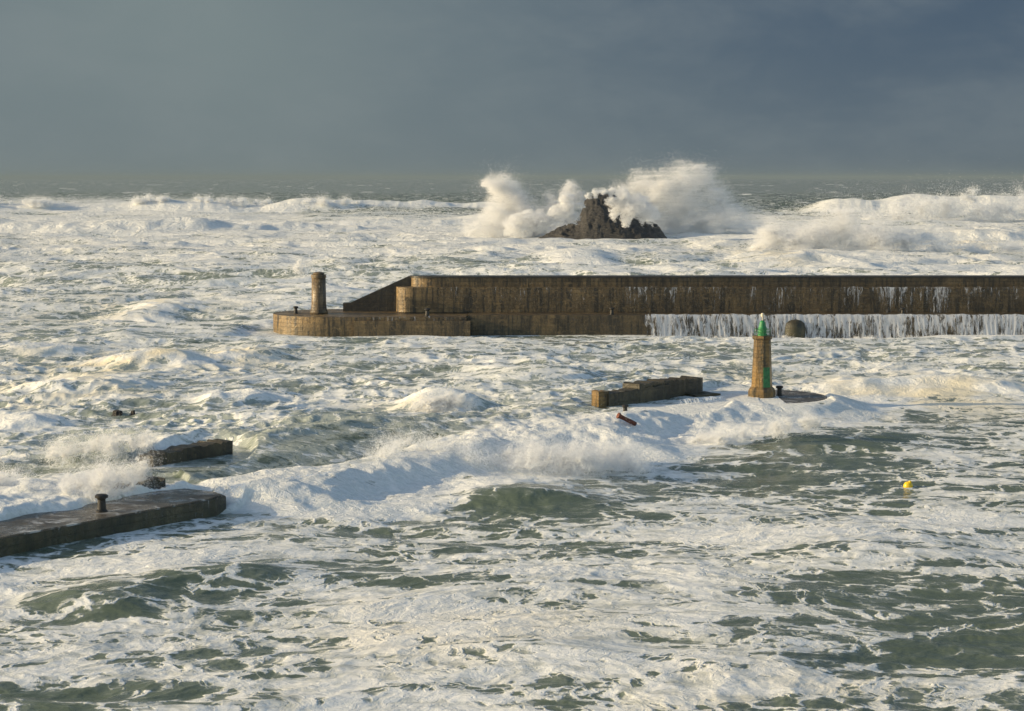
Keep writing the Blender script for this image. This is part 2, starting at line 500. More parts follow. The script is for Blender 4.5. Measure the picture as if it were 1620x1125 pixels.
def sea(x, y, spacing):
    """height, foam cover and milkiness of the water at world x, y"""
    rx, ry = x - P0[0], y - P0[1]
    s = rx * U[0] + ry * U[1]
    t = rx * Nn[0] + ry * Nn[1]
    wob = gnoise(x / 6, y / 6, 3) * 0.9 + gnoise(x / 2.1, y / 2.1, 4) * 0.4
    over = sm(s, 18.7, 21.7) * sm(s, S_TOWER - 2, S_TOWER - 14)      # where waves pour over the pier
    onpier = sm(s, S_TOWER + 9, S_TOWER + 4)
    outside = sm(t, -6, 6) * sm(s, S_TOWER + 45, S_TOWER - 5) + sm(s, S_TOWER - 10, S_TOWER + 45)
    outside = np.clip(outside, 0, 1)
    ow = sm(t, -26, -2)
    outside = ow * outside + (1 - ow) * sm(s + t * 0.4, S_TOWER - 5, S_TOWER + 45)
    far = sm(y, 275, 420)
    surf = sm(y, 380, 700)
    xa = x / y
    edge = 1.0 - 0.42 * sm(xa, -0.135, -0.10) + 0.05 * gnoise(x / 160, y / 400, 35)
    off = sm(y / edge, 1500, 2300)

    # ---- waves
    def ok(lam):
        return np.clip((lam - 1.8 * spacing) / (1.8 * spacing + 1e-3), 0, 1)
    wx = x + 5 * gnoise(x / 21, y / 21, 11)
    wy = y + 5 * gnoise(x / 21, y / 21, 12)
    a_in = 0.42 + 0.35 * outside + 1.0 * far
    h = np.zeros_like(x)
    for lam, amp, sx, k in ((26, 0.62, 0.5, 21), (13, 0.50, 0.5, 22), (6.2, 0.36, 0.55, 23)):
        n = gnoise(wx / lam * sx + wy / lam * 0.25, wy / lam, k)
        r = 1.0 - np.sqrt(n * n + 0.006) * 1.9
        h += a_in * amp * r * ok(lam)
    for lam, amp, k in ((3.1, 0.25, 24), (1.6, 0.15, 25), (0.85, 0.065, 26), (0.45, 0.032, 27)):
        n = gnoise(wx / lam * 0.85, wy / lam, k)
        rough_amt = 0.28 + 0.80 * outside + 0.4 * far
        h += amp * rough_amt * (0.5 - np.abs(n)) * 1.6 * ok(lam)
    hf = h.copy()
    # long swell out at sea
    h += far * 1.3 * np.sin((y * 0.95 + x * 0.18 + 14 * gnoise(x / 90, y / 90, 31)) / 15.0) * ok(60)
    h += off * 1.6 * (1 - 1.7 * np.abs(gnoise(x / 210, y / 90, 33))) * ok(90)
    h += sm(y, 500, 900) * 1.2 * gnoise(x / 38, y / 30, 32) * ok(30)

    f = np.full_like(x, 0.465)
    A = np.zeros_like(x)
    f += 0.12 * gnoise(x / 46, y / 17, 46) + 0.26 * gnoise(x / 17, y / 9, 41) + 0.10 * gnoise(x / 7, y / 4, 44)
    f += -0.05 * outside - 0.03 * far + 0.20 * surf + 0.30 * far * gnoise(x / 45, y / 16, 45) - 0.09 * outside * (1 - surf)
    f -= 0.10 * sm(x, 10, 25) * sm(y, 150, 110)
    A += 0.10 + 0.55 * outside
    # crests carry foam, troughs between less so
    f += (0.14 + 0.10 * outside) * np.clip(hf - 0.15, -1.2, 1.2)
    # open sea beyond the surf: dark with whitecaps
    cap = gnoise(x / 70, y / 120, 42) + 0.6 * gnoise(x / 19, y / 50, 43)
    f = f * (1 - off) + off * (0.06 + 0.75 * sm(cap, 0.70, 0.95))
    A = A * (1 - off) + off * 0.10

    # ---- level along the inner pier
    tw = t + 2.2 * gnoise(x / 13, y / 13, 57)
    hi = (0.75 + 0.75 * sm(s, 66, 50) + 0.55 * sm(s, 18, 26) * sm(s, 54, 44)) * sm(tw, 3.0, 9.5) * np.exp(-np.clip(tw - 9.5, 0, 200) / 24.0) * sm(s, S_TOWER + 25, S_TOWER - 8) * sm(s, -60, -20)
    hi *= 1 + 0.35 * gnoise(s / 14, t / 40, 58)
    h += hi
    rr = np.hypot(x - P1[0], y - P1[1] - 0.6)
    tin = np.maximum(t, 6.2 - rr)
    tt = tin + wob * 0.9 + 2.4 * gnoise(x / 9, y / 9, 59) * sm(tin, 1, -4) * sm(rr, 9, 16)
    over = sm(s, 18.7, 21.7) * sm(s, S_TOWER + 10, S_TOWER + 5)
    side_ = np.maximum(sm(s, S_TOWER + 3, S_TOWER - 4), sm(rr, 16, 10)) * (0.85 + 0.15 * sm(x - P1[0], 6.0, 1.5)) * sm(x - P1[0], 14, 8)
    prof = (DECK + 0.30) * (0.45 * sm(tt, -10.5, -1) + 0.55 * sm(tt, -5.0, 0.3)) * over * side_ * sm(t, 15, 9)
    lump = 0.5 * gnoise(x / 3.3, y / 3.3, 51) + 0.3 * gnoise(x / 1.5, y / 1.5, 52) + 0.14 * gnoise(x / 0.7, y / 0.7, 53)
    inband = sm(tin, -10, -5) * sm(t, 14, 9) * over * side_
    h = h * (1 - 0.8 * inband) + prof + inband * lump * (0.30 + 0.2 * sm(s, 42, 50) * sm(s, 80, 72)) * (1 - 0.6 * sm(s, S_TOWER - 12, S_TOWER - 4))
    f += 0.62 * sm(tin + wob * 2.5 + 2.0 * gnoise(x / 9, y / 9, 60), -12.5, -6) * sm(tw, 6.0, 2.5) * over * side_
    A += 0.5 * sm(t, 3, 8) * sm(t, 40, 20) * over
    f -= (0.22 + 0.38 * sm(s, 18, 24) * sm(s, 54, 44)) * sm(tw, 3.0, 5.5) * sm(tw, 16, 10.5) * sm(s, -10, 0) * sm(s, 75, 60)
    h_smooth = sm(tw, 2.5, 5) * sm(tw, 14, 10) * sm(s, 18, 26) * sm(s, 54, 44)
    h = h * (1 - 0.45 * h_smooth) + 0.45 * h_smooth * hi
    spill = sm(tin + wob, -8, -3) * sm(t, 16, 6) * over * side_ + 0.5 * sm(t, 4, 9) * sm(t, 34, 14) * sm(s, S_TOWER, S_TOWER - 20)
    # the left stub: sea standing on its back half, front strip dry
    sx_ = sm(s, 20.7, 19.2)
    back = sx_ * sm(t + 0.9 * gnoise(x / 3, y / 3, 61), 3.8, 5.2) * sm(t, 16, 11)
    h = h * (1 - 0.85 * back) + back * (DECK + 0.25 + 0.5 * lump)
    f += 0.8 * back
    stub = sx_ * sm(t, -0.4, 0.3) * sm(t + 0.9 * gnoise(x / 3, y / 3, 61), 4.6, 3.6)
    head = sm(rr, 6.7, 5.9) * sm(x - P1[0], 0.9, 1.9)
    head = head * (1 - stub)
    low = np.clip(stub + head, 0, 1)
    h = h * (1 - low) + stub * np.minimum(h, DECK - 0.5) + head * np.minimum(h, DECK - 0.12)
    # in front of the left stub's face and around the far mole
    face = sm(s, 21.7, 19.7) * sm(t, -7, -0.5) * sm(t, 0.4, 0.0)
    h = h * (1 - 0.7 * face) + 0.2 * face
    mole = sm(y, 262, 272) * sm(y, 294, 288) * sm(x, -40, -36)
    h = h * (1 - 0.75 * mole) - mole * (0.1 + 1.3 * sm(x, 18, 30) * sm(x, 62, 48))
    f += mole * 0.12 + 0.3 * sm(y, 266, 273) * sm(y, 282, 279) * sm(x, 15, 22)
    behind = sm(y, 288, 292) * sm(y, 345, 300) * sm(x, -22, -15)
    h += behind * 1.0

    # ---- hand-placed waves
    for px, py, rw, dm, ht, fo, mi in WAVES:
        cx, cy = at(px, py, ht * 0.7)
        wxx = rw / F_PX * cy
        v0 = (y - cy) + 0.25 * (x - cx) * (1 if px % 20 else -1) * 0.4 + 1.2 * gnoise(x / 9, y / 9, int(px))
        v = np.where(v0 < 0, v0 / (dm * 0.62), v0 / (dm * 1.35))
        u = (x - cx) / wxx
        m_ = np.abs(u) < 3.2
        g = np.where(m_, np.exp(-np.abs(u) ** 2.6) / (1 + np.abs(v) ** 2.4 * 1.6), 0) * (np.abs(v) < 5)
        h += ht * g * (1 - 0.9 * low)
        f += fo * np.clip(g * 1.3, 0, 1)
        A += mi * np.clip(g * 1.3, 0, 1)
    for px, py, a, b_, amt in PATCH:
        u, v = ellip(x, y, px, py, a, b_)
        f += amt * np.exp(-(u * u + v * v) ** 1.3) * (1.0 + 0.35 * gnoise(x / 2.5, y / 2.5, 71))
        if amt < -0.3:
            h -= 0.25 * np.exp(-(u * u + v * v)) * 0.6

    for px, py, a, b_, zmax in CAPS:
        u, v = ellip(x, y, px, py, a, b_)
        lim = zmax + 2.5 * np.clip(u * u + v * v - 1, 0, 9)
        h = np.where(h > lim, lim + 0.12 * (h - lim), h)
    # ---- lines of surf beyond the mole: crest distance, x range, height
    for cy, x0, x1, ht, bw, wav in ((1250, -700, 15, 6.5, 30, 40), (760, -300, -20, 4.4, 18, 26), (880, -120, 60, 4.2, 20, 22),
                                    (560, -190, 60, 1.6, 13, 20), (1150, 150, 420, 9.5, 36, 30), (640, 60, 260, 4.5, 20, 22),
                                    (430, 40, 160, 2.6, 13, 14)):
        yc = cy + wav * gnoise(x / (wav * 5), y * 0, int(cy))
        v = (y - yc) / bw
        m_ = sm(x, x0, x0 + 60) * sm(x, x1 + 20, x1 - 40)
        g = np.where(v < 0, np.exp(-(v * 1.7) ** 2), np.exp(-(v * 0.7) ** 2)) * m_
        h += g * ht * (0.85 + 0.35 * gnoise(x / 30, y / 60, 5 + int(cy)))
        f += g * 0.9 * sm(v, 0.6, 0.0) + 0.25 * g
        tum = gnoise(x / 9, y / 14, 81) * 0.9 + gnoise(x / 4, y / 8, 82) * 0.5
        h += g * tum * sm(v, 0.2, -0.4) * 1.1
    sand = np.zeros_like(x)
    for px, py, a, b_, amt in SAND:
        u, v = ellip(x, y, px, py, a, b_)
        sand += amt * np.exp(-(u * u + v * v))
    sand *= sm(gnoise(x / 8, y / 6, 95) + 0.5 * gnoise(x / 2.5, y / 2.5, 96), -0.5, 0.5)
    return h, np.clip(f, 0, 1.25), np.clip(A, 0, 1), np.clip(spill, 0, 1), np.clip(sand, 0, 0.9)


def build_sea():
    # rows get farther apart with distance so that the mesh stays even in detail where one can see it
    rows = []
    yy = 62.0
    while yy < 278:
        rows.append(yy)
        yy += yy * yy / (F_PX * CAM_H) * 0.95
    while yy < 2600:
        rows.append(yy)
        yy *= 1.0034 if yy < 800 else 1.005
    while yy < 90000:
        rows.append(yy)
        yy *= 1.03
    rows = np.array(rows, dtype=np.float32)
    ang = np.concatenate([np.linspace(-0.48, -0.301, 120), np.linspace(-0.30, 0.30, 1460), np.linspace(0.301, 0.48, 120)]).astype(np.float32)
    ncol = len(ang)
    Yg, Ag = np.meshgrid(rows, ang, indexing='ij')
    Xg = (Yg + 30.0) * Ag
    sp_ = np.gradient(rows).astype(np.float32)[:, None] * np.ones_like(Xg)
    h, f, A, spl, snd = sea(Xg, Yg, sp_)
    co = np.stack([Xg, Yg, h], -1).reshape(-1, 3)
    nr = len(rows)
    i = np.arange(nr - 1)[:, None] * ncol + np.arange(ncol - 1)[None, :]
    i = i.ravel()
    faces = np.stack([i, i + 1, i + 1 + ncol, i + ncol], -1)
    o = np_mesh('sea', co, faces, M_water, smooth=True)
    for nm, arr in (('foam', f), ('aer', A), ('spill', spl), ('sand', snd)):
        at_ = o.data.attributes.new(nm, 'FLOAT', 'POINT')
        at_.data.foreach_set('value', arr.astype(np.float32).ravel())
    tag(o, kind='structure')
    return o


sea_obj = build_sea()


def sea_z(x, y):
    h = sea(np.array([x], dtype=np.float32), np.array([y], dtype=np.float32), np.array([0.3], dtype=np.float32))[0]
    return float(h[0])


# ------------------------------------------------------------------ solid building blocks
def jitter(bm, amt, seed=0, zamt=None):
    rnd = random.Random(seed)
    for v in bm.verts:
        v.co.x += rnd.uniform(-amt, amt)
        v.co.y += rnd.uniform(-amt, amt)
        v.co.z += rnd.uniform(-(zamt if zamt is not None else amt), (zamt if zamt is not None else amt))


def prism(bm, poly, z0, z1, bevel=0.0):
    """vertical prism over a plan polygon; z1 may be a list with one top height per corner"""
    n = len(poly)
    tops = z1 if isinstance(z1, (list, tuple)) else [z1] * n
    lo = [bm.verts.new((p[0], p[1], z0)) for p in poly]
    hi = [bm.verts.new((p[0], p[1], tops[k])) for k, p in enumerate(poly)]
    bm.faces.new(lo[::-1])
    top = bm.faces.new(hi)
    for k in range(n):
        bm.faces.new((lo[k], lo[(k + 1) % n], hi[(k + 1) % n], hi[k]))
    if bevel:
        bmesh.ops.bevel(bm, geom=list(top.edges), offset=bevel, segments=2, affect='EDGES')


def rough_line(pts, step, amt, rnd):
    """a polyline cut into short steps with small wobbles, so that built edges are not ruler-straight"""
    out = []
    for k in range(len(pts) - 1):
        a, b = Vector(pts[k]), Vector(pts[k + 1])
        n = max(1, int((b - a).length / step))
        for j in range(n):
            p = a.lerp(b, j / n)
            if j:
                p = p + Vector((rnd.uniform(-amt, amt), rnd.uniform(-amt, amt)))
            out.append((p.x, p.y))
    out.append(tuple(pts[-1]))
    return out


def lathe(bm, prof, n=24, cx=0.0, cy=0.0, rot=0.0):
    rings = []
    for r, z in prof:
        if r < 1e-4:
            rings.append([bm.verts.new((cx, cy, z))])
        else:
            rings.append([bm.verts.new((cx + r * math.cos(rot + 2 * math.pi * k / n), cy + r * math.sin(rot + 2 * math.pi * k / n), z)) for k in range(n)])
    for a, b in zip(rings[:-1], rings[1:]):
        for k in range(n):
            k2 = (k + 1) % n
            if len(a) == 1 and len(b) == 1: continue
            if len(a) == 1: bm.faces.new((a[0], b[k], b[k2]))
            elif len(b) == 1: bm.faces.new((a[k], a[k2], b[0]))
            else: bm.faces.new((a[k], a[k2], b[k2], b[k]))
    if len(rings[0]) > 1: bm.faces.new(rings[0][::-1])
    if len(rings[-1]) > 1: bm.faces.new(rings[-1])


def box(bm, x0, x1, y0, y1, z0, z1):
    prism(bm, [(x0, y0), (x1, y0), (x1, y1), (x0, y1)], z0, z1)


rnd = random.Random(3)

# ------------------------------------------------------------------ far breakwater
Q = 2.75                                     # quay deck level
BW = empty('breakwater', (0, 0, 0), 'long brown stone breakwater with a high wall crossing behind the harbour', 'breakwater')
XR = 150.0


def arc(cx, cy, rx, ry, a0, a1, n):
    return [(cx + rx * math.cos(math.radians(a0 + (a1 - a0) * k / n)), cy + ry * math.sin(math.radians(a0 + (a1 - a0) * k / n))) for k in range(n + 1)]


xl = xat(432, 283, 2.5)
head_pts = arc(xl + 8.6, 283.5, 8.6, 8.4, 270, 90, 28)
xe = xat(738, 275, 2.5)
poly = [(xe, 291.9)] + head_pts[::-1] + []
poly = rough_line([(xe, 275.1), (xe, 281.0)], 2, 0, rnd) + [(xe, 291.9)] + head_pts[::-1]
bm = bmesh.new()
prism(bm, poly, -4, Q - 0.1, bevel=0.10)
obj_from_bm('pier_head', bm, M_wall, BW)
bm = bmesh.new()
prism(bm, rough_line([(xe + 0.02, 277.6), (XR, 277.6)], 3.0, 0.05, rnd) + [(XR, 291.8), (xe + 0.02, 291.8)], -4, Q, bevel=0.08)
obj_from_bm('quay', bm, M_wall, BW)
# low step at the end of the front quay
bm = bmesh.new()
box(bm, xat(560, 274.6, 2.5), xe + 0.5, 274.5, 275.4, -4, Q - 0.62)
jitter(bm, 0.04, 4)
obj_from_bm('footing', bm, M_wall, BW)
# lower storey of the wall, rounded at its left end
xw = xat(625, 283, 4)
z_ledge, z_top = zat(455, 283), zat(437.5, 284.5)
pts = [(xw, 288.3)] + arc(xw + 2.6, 283.0 + 2.6, 2.6, 2.6, 180, 270, 10)
bm = bmesh.new()
prism(bm, pts + [(XR, 283.0), (XR, 288.3)], Q - 0.02, z_ledge, bevel=0.07)
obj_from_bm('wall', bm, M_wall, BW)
# upper storey, stepped back
xp = xat(648, 285, 7)
pts = [(xp, 288.0)] + arc(xp + 3.6, 284.4 + 3.0, 3.6, 3.0, 180, 270, 10)
bm = bmesh.new()
prism(bm, pts + [(XR, 284.4), (XR, 288.0)], z_ledge - 0.02, z_top - 0.25)
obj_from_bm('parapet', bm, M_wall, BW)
bm = bmesh.new()
pts = [(xp - 0.1, 288.15)] + arc(xp + 3.6, 284.4 + 3.0, 3.7, 3.12, 180, 270, 10)
prism(bm, pts + [(XR, 284.28), (XR, 288.15)], z_top - 0.252, z_top, bevel=0.05)
obj_from_bm('coping', bm, M_cap, BW)
# sloping end wall behind, running down to the left
xa, xb, xc = xat(543, 287, 4), xat(554, 287, 4), xat(646, 287, 7)
bm = bmesh.new()
zz = [zat(479.5, 287), zat(479, 287), z_top - 0.1, z_top - 0.1]
fr = [(xa, 286.6), (xb, 286.6), (xc, 286.6), (xp + 3, 286.6)]
bk = [(p[0], 288.25) for p in fr]
lo_f = [bm.verts.new((p[0], p[1], Q - 0.15)) for p in fr]
hi_f = [bm.verts.new((p[0], p[1], zz[k])) for k, p in enumerate(fr)]
lo_b = [bm.verts.new((p[0], p[1], Q - 0.15)) for p in bk]
hi_b = [bm.verts.new((p[0], p[1], zz[k])) for k, p in enumerate(bk)]
for k in range(3):
    bm.faces.new((lo_f[k], lo_f[k + 1], hi_f[k + 1], hi_f[k]))
    bm.faces.new((lo_b[k + 1], lo_b[k], hi_b[k], hi_b[k + 1]))
    bm.faces.new((hi_f[k], hi_f[k + 1], hi_b[k + 1], hi_b[k]))
    bm.faces.new((lo_f[k + 1], lo_f[k], lo_b[k], lo_b[k + 1]))
bm.faces.new((lo_f[0], hi_f[0], hi_b[0], lo_b[0]))
bm.faces.new((lo_f[3], lo_b[3], hi_b[3], hi_f[3]))
obj_from_bm('sloping_wall', bm, M_cap, BW)
# rounded buttress that shows through the falling water
bm = bmesh.new()
bx_ = xat(1256, 277, 0)
prof = [(1.65, -4.0), (1.65, 1.0), (1.5, 1.6), (1.1, 2.0), (0.6, 2.2), (0.0, 2.26)]
lathe(bm, prof, 24, bx_ + 0.2, 277.9)
obj_from_bm('buttress', bm, M_pier, BW, smooth=True)

# mooring bollards on the far quay
BOLL_GROUP = 'iron bollards along the far breakwater'


def bollard_mesh(sc_):
    bm = bmesh.new()
    lathe(bm, [(0.36 * sc_, -0.05), (0.36 * sc_, 0.06), (0.27 * sc_, 0.12), (0.24 * sc_, 0.72 * sc_), (0.28 * sc_, 0.80 * sc_), (0.40 * sc_, 0.86 * sc_),
               (0.41 * sc_, 0.98 * sc_), (0.32 * sc_, 1.06 * sc_), (0.0, 1.10 * sc_)], 20)
    return bm


def bollard(x, y, z, sc_, label, group=None, mat=None):
    o = obj_from_bm('bollard', bollard_mesh(sc_), mat or M_iron, None, smooth=False)
    o.location = (x, y, z)
    return tag(o, label, 'bollard', group)


def far_bollard(px, depth, h, label):
    bollard(xat(px, depth, Q), depth, Q - 0.08 if px < 738 else Q, h, label, BOLL_GROUP)


far_bollard(468, 282.5, 0.95, 'black iron bollard on the round end of the breakwater, left of the stone tower')
far_bollard(676, 276.3, 1.05, 'dark bollard at the quay edge below the rounded wall corner of the breakwater')
far_bollard(968, 278.6, 0.95, 'dark bollard on the dry quay of the breakwater, just left of the waterfall')
far_bollard(1428, 278.7, 0.9, 'small black bollard above the falling water, right of the green lamp tower')

# stone tower on the head
TW = empty('stone_tower', (xat(505, 282, 3), 281.6, Q - 0.1), 'round brown stone tower with a domed top on the far pier head', 'tower')
hT = zat(430, 281.6) - (Q - 0.1)
bm = bmesh.new()
lathe(bm, [(1.30, 0), (1.27, 0.35), (1.12, 0.75), (1.05, 1.5), (1.0, hT - 0.85)], 28)
obj_from_bm('shaft', bm, M_tower, TW, smooth=True)
bm = bmesh.new()
lathe(bm, [(1.04, hT - 0.85), (1.09, hT - 0.80), (1.08, hT - 0.45), (0.96, hT - 0.38)], 28)
obj_from_bm('cornice', bm, M_tower, TW)
bm = bmesh.new()
lathe(bm, [(0.84, hT - 0.38), (0.82, hT - 0.22), (0.66, hT - 0.08), (0.4, hT - 0.02), (0.0, hT)], 28)
obj_from_bm('dome', bm, M_tower, TW, smooth=True)

# ------------------------------------------------------------------ inner pier, left stub
LP = empty('pier', (0, 0, 0), 'low dark concrete pier stub jutting in from the left edge under breaking water', 'pier')


def plan(pts):
    return [pier_xy(s, t) for s, t in pts]


bm = bmesh.new()
pl = plan([(-45, 0)] + [(s, 0.05 * math.sin(s * 1.7)) for s in range(-42, 17, 3)] + [(17.2, 0.0), (18.6, 0.5), (19.2, 1.6), (19.0, 4), (18.4, 9), (-45, 9)])
prism(bm, pl, -4, DECK, bevel=0.12)
obj_from_bm('deck', bm, M_deck, LP)
# darker face under the deck edge
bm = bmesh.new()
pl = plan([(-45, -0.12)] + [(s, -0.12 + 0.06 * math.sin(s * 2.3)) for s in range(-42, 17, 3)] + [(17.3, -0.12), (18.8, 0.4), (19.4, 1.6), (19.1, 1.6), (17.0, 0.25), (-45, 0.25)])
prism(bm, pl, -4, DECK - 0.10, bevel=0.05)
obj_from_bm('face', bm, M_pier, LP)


def px_wall(name, pa, pb, h0, h1, thick, parent, mat, z0=DECK, n=26, seed=1, rag=0.1):
    """a length of wall whose foot runs from pixel pa to pixel pb on the deck"""
    r_ = random.Random(seed)
    a, b = Vector(at(pa[0], pa[1], z0)), Vector(at(pb[0], pb[1], z0))
    d = (b - a).normalized()
    nn = Vector((-d.y, d.x))
    bm = bmesh.new()
    rows = []
    for k in range(n + 1):
        f_ = k / n
        p = a.lerp(b, f_)
        h = h0 + (h1 - h0) * f_ + (r_.uniform(-rag, rag) if 0 < k < n else 0)
        q = p + nn * thick
        w0, w1 = r_.uniform(-rag, rag) * 0.4, r_.uniform(-rag, rag) * 0.4
        rows.append([bm.verts.new((p.x + nn.x * w0, p.y + nn.y * w0, z0 - 1.2)), bm.verts.new((p.x + nn.x * w1, p.y + nn.y * w1, z0 + h)),
                     bm.verts.new((q.x, q.y, z0 + h + r_.uniform(-rag, rag) * 0.5)), bm.verts.new((q.x, q.y, z0 - 1.2))])
    for r0, r1 in zip(rows[:-1], rows[1:]):
        for k in range(4):
            bm.faces.new((r0[k], r1[k], r1[(k + 1) % 4], r0[(k + 1) % 4]))
    bm.faces.new(rows[0][::-1])
    bm.faces.new(rows[-1])
    sharp = [e for e in bm.edges if len(e.link_faces) == 2 and e.calc_face_angle(0) > 0.8]
    bmesh.ops.bevel(bm, geom=sharp, offset=0.09, segments=2, affect='EDGES')
    return obj_from_bm(name, bm, mat, parent)


px_wall('parapet', (243, 742), (368, 722), 0.95, 1.15, 1.6, LP, M_pier, seed=2, rag=0.12)
px_wall('broken_wall', (182, 786), (262, 768), 0.45, 0.5, 1.2, LP, M_pier, seed=5, rag=0.22)

bollard(*at(161, 809, DECK), DECK, 1.0, 'black mooring bollard on the left pier deck beside the crashing foam')

# ------------------------------------------------------------------ inner pier, part with the green beacon
RP = empty('pier', (P1[0], P1[1], 0), 'half drowned stone pier with a ruined parapet and round end under the green lamp tower', 'pier')


def off(p):
    return p


def obj_at(o):
    o.location = (-P1[0], -P1[1], 0)
    return o


bm = bmesh.new()
pts = arc(P1[0], P1[1] + 0.6, 6.2, 6.2, -150, 100, 30)
prism(bm, pts, -4, DECK, bevel=0.12)
obj_at(obj_from_bm('round_head', bm, M_deck, RP))
bm = bmesh.new()
pl = plan([(52, 0.3), (S_TOWER - 1, 0.3), (S_TOWER - 1, 9), (52, 9)])
prism(bm, pl, -4, DECK - 0.1, bevel=0.1)
obj_at(obj_from_bm('deck', bm, M_deck, RP))
# ruined parapet: lit square end pillar, low run, higher far run, loose step
obj_at(px_wall('parapet', (963, 644), (1060, 632), 1.2, 1.4, 1.5, RP, M_pier, seed=7, rag=0.07))
obj_at(px_wall('parapet', (1012, 638), (1112, 622), 1.75, 1.5, 1.9, RP, M_pier, seed=8, rag=0.12))
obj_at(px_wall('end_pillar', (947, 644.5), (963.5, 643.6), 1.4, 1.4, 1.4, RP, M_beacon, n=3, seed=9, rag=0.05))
obj_at(px_wall('step', (1100, 629), (1140, 626), 0.25, 0.2, 1.6, RP, M_pier, n=4, seed=10, rag=0.1))
obj_at(px_wall('ledge', (905, 650), (965, 646), 0.02, 0.05, 1.5, RP, M_pier, n=4, seed=11, rag=0.05))

bollard(*at(1233, 626, DECK), DECK, 0.88, 'short black bollard standing right of the green lamp tower')
bollard(*at(989, 655, DECK + 0.3), DECK + 0.3, 0.75, 'dark round bollard head awash in front of the ruined parapet')
# rusty post leaning in the foam
bm = bmesh.new()
lathe(bm, [(0.0, -0.9), (0.17, -0.88), (0.19, -0.4), (0.17, 0.3), (0.20, 0.75), (0.26, 0.80), (0.26, 0.92), (0.15, 0.96), (0.0, 0.97)], 12)
o = obj_from_bm('rusty_post', bm, M_rustpost)
xx, yy = at(992, 662, 2.1)
o.location = (xx, yy, 1.98)
o.rotation_euler = (math.radians(18), math.radians(-62), 0)
tag(o, 'rust red iron post fallen over in the foam below the ruined parapet', 'post')

# the green lamp tower
BT = empty('beacon_tower', (P1[0], P1[1], DECK), 'small eight-sided stone harbour light with a bright green lantern and green side panel', 'beacon tower')
dB = P1[1]
zt = zat(531, dB) - DECK
ro = math.radians(0)
bm = bmesh.new()
lathe(bm, [(1.28, -0.05), (1.28, 0.55), (1.20, 0.75), (1.05, 0.95)], 8, rot=ro)
obj_from_bm('plinth', bm, M_beacon, BT)
bm = bmesh.new()
lathe(bm, [(1.0, 0.95), (0.97, 1.2), (0.80, zt - 0.38)], 8, rot=ro)
bmesh.ops.subdivide_edges(bm, edges=bm.edges[:], cuts=1)
obj_from_bm('shaft', bm, M_beacon, BT)
bm = bmesh.new()
lathe(bm, [(0.82, zt - 0.38), (0.93, zt - 0.28), (0.95, zt - 0.06), (0.90, zt)], 8, rot=ro)
obj_from_bm('cornice', bm, M_beacon, BT)
lan = empty('lantern', (0, 0, 0), None, None)
lan.parent = BT
bpy.data.objects.remove(lan)
bm = bmesh.new()
zl = zat(507, dB) - DECK
lathe(bm, [(0.46, zt), (0.46, zt + 0.12), (0.40, zt + 0.18), (0.40, zt + 0.72), (0.36, zt + 0.80), (0.25, zl - 0.15), (0.14, zl)], 16)
lantern = obj_from_bm('lantern', bm, M_green, BT, smooth=False)
bm = bmesh.new()
for k in range(8):
    a = 2 * math.pi * k / 8
    lathe(bm, [(0.02, zt), (0.02, zt + 0.62)], 6, 0.74 * math.cos(a), 0.74 * math.sin(a))
for zr in (zt + 0.34, zt + 0.62):
    prev = None
    for k in range(8):
        a, b2 = 2 * math.pi * k / 8, 2 * math.pi * (k + 1) / 8
        pa, pb = Vector((0.74 * math.cos(a), 0.74 * math.sin(a), zr)), Vector((0.74 * math.cos(b2), 0.74 * math.sin(b2), zr))
        d_ = (pb - pa)
        mtx = Matrix.Translation((pa + pb) / 2) @ d_.to_track_quat('Z', 'Y').to_matrix().to_4x4()
        bmesh.ops.create_cone(bm, cap_ends=True, segments=6, radius1=0.018, radius2=0.018, depth=d_.length, matrix=mtx)
obj_from_bm('railing', bm, M_greendark, BT)
bm = bmesh.new()
lathe(bm, [(0.05, zl), (0.05, zl + 0.32), (0.15, zl + 0.34), (0.17, zl + 0.42), (0.17, zl + 0.60), (0.10, zl + 0.68), (0.0, zl + 0.70)], 14)
obj_from_bm('lamp', bm, M_lamp, BT)
# green panel on the shaded front-right facet
bm = bmesh.new()
fa = math.radians(-67.5 + 0)


def facet_pt(z, side):
    f_ = (z - 0.95) / (zt - 1.33)
    r = (0.985 + (0.80 - 0.985) * f_) * math.cos(math.pi / 8) + 0.03
    e = r * math.tan(math.pi / 8) * 0.9 * side
    return Vector((r * math.cos(fa) - e * math.sin(fa), r * math.sin(fa) + e * math.cos(fa), z))


zs = (0.97, 1.9, 2.85)
inn = Vector((math.cos(fa), math.sin(fa), 0)) * 0.06
fr = [[facet_pt(z, -1), facet_pt(z, 1)] for z in zs]
vf = [[bm.verts.new(p) for p in r] for r in fr]
vb = [[bm.verts.new(p - inn) for p in r] for r in fr]
for k in range(2):
    bm.faces.new((vf[k][0], vf[k][1], vf[k + 1][1], vf[k + 1][0]))
    bm.faces.new((vb[k][1], vb[k][0], vb[k + 1][0], vb[k + 1][1]))
    bm.faces.new((vf[k][0], vf[k + 1][0], vb[k + 1][0], vb[k][0]))
    bm.faces.new((vf[k][1], vb[k][1], vb[k + 1][1], vf[k + 1][1]))
bm.faces.new((vf[2][0], vf[2][1], vb[2][1], vb[2][0]))
bm.faces.new((vf[0][1], vf[0][0], vb[0][0], vb[0][1]))
obj_from_bm('door', bm, M_greendark, BT)

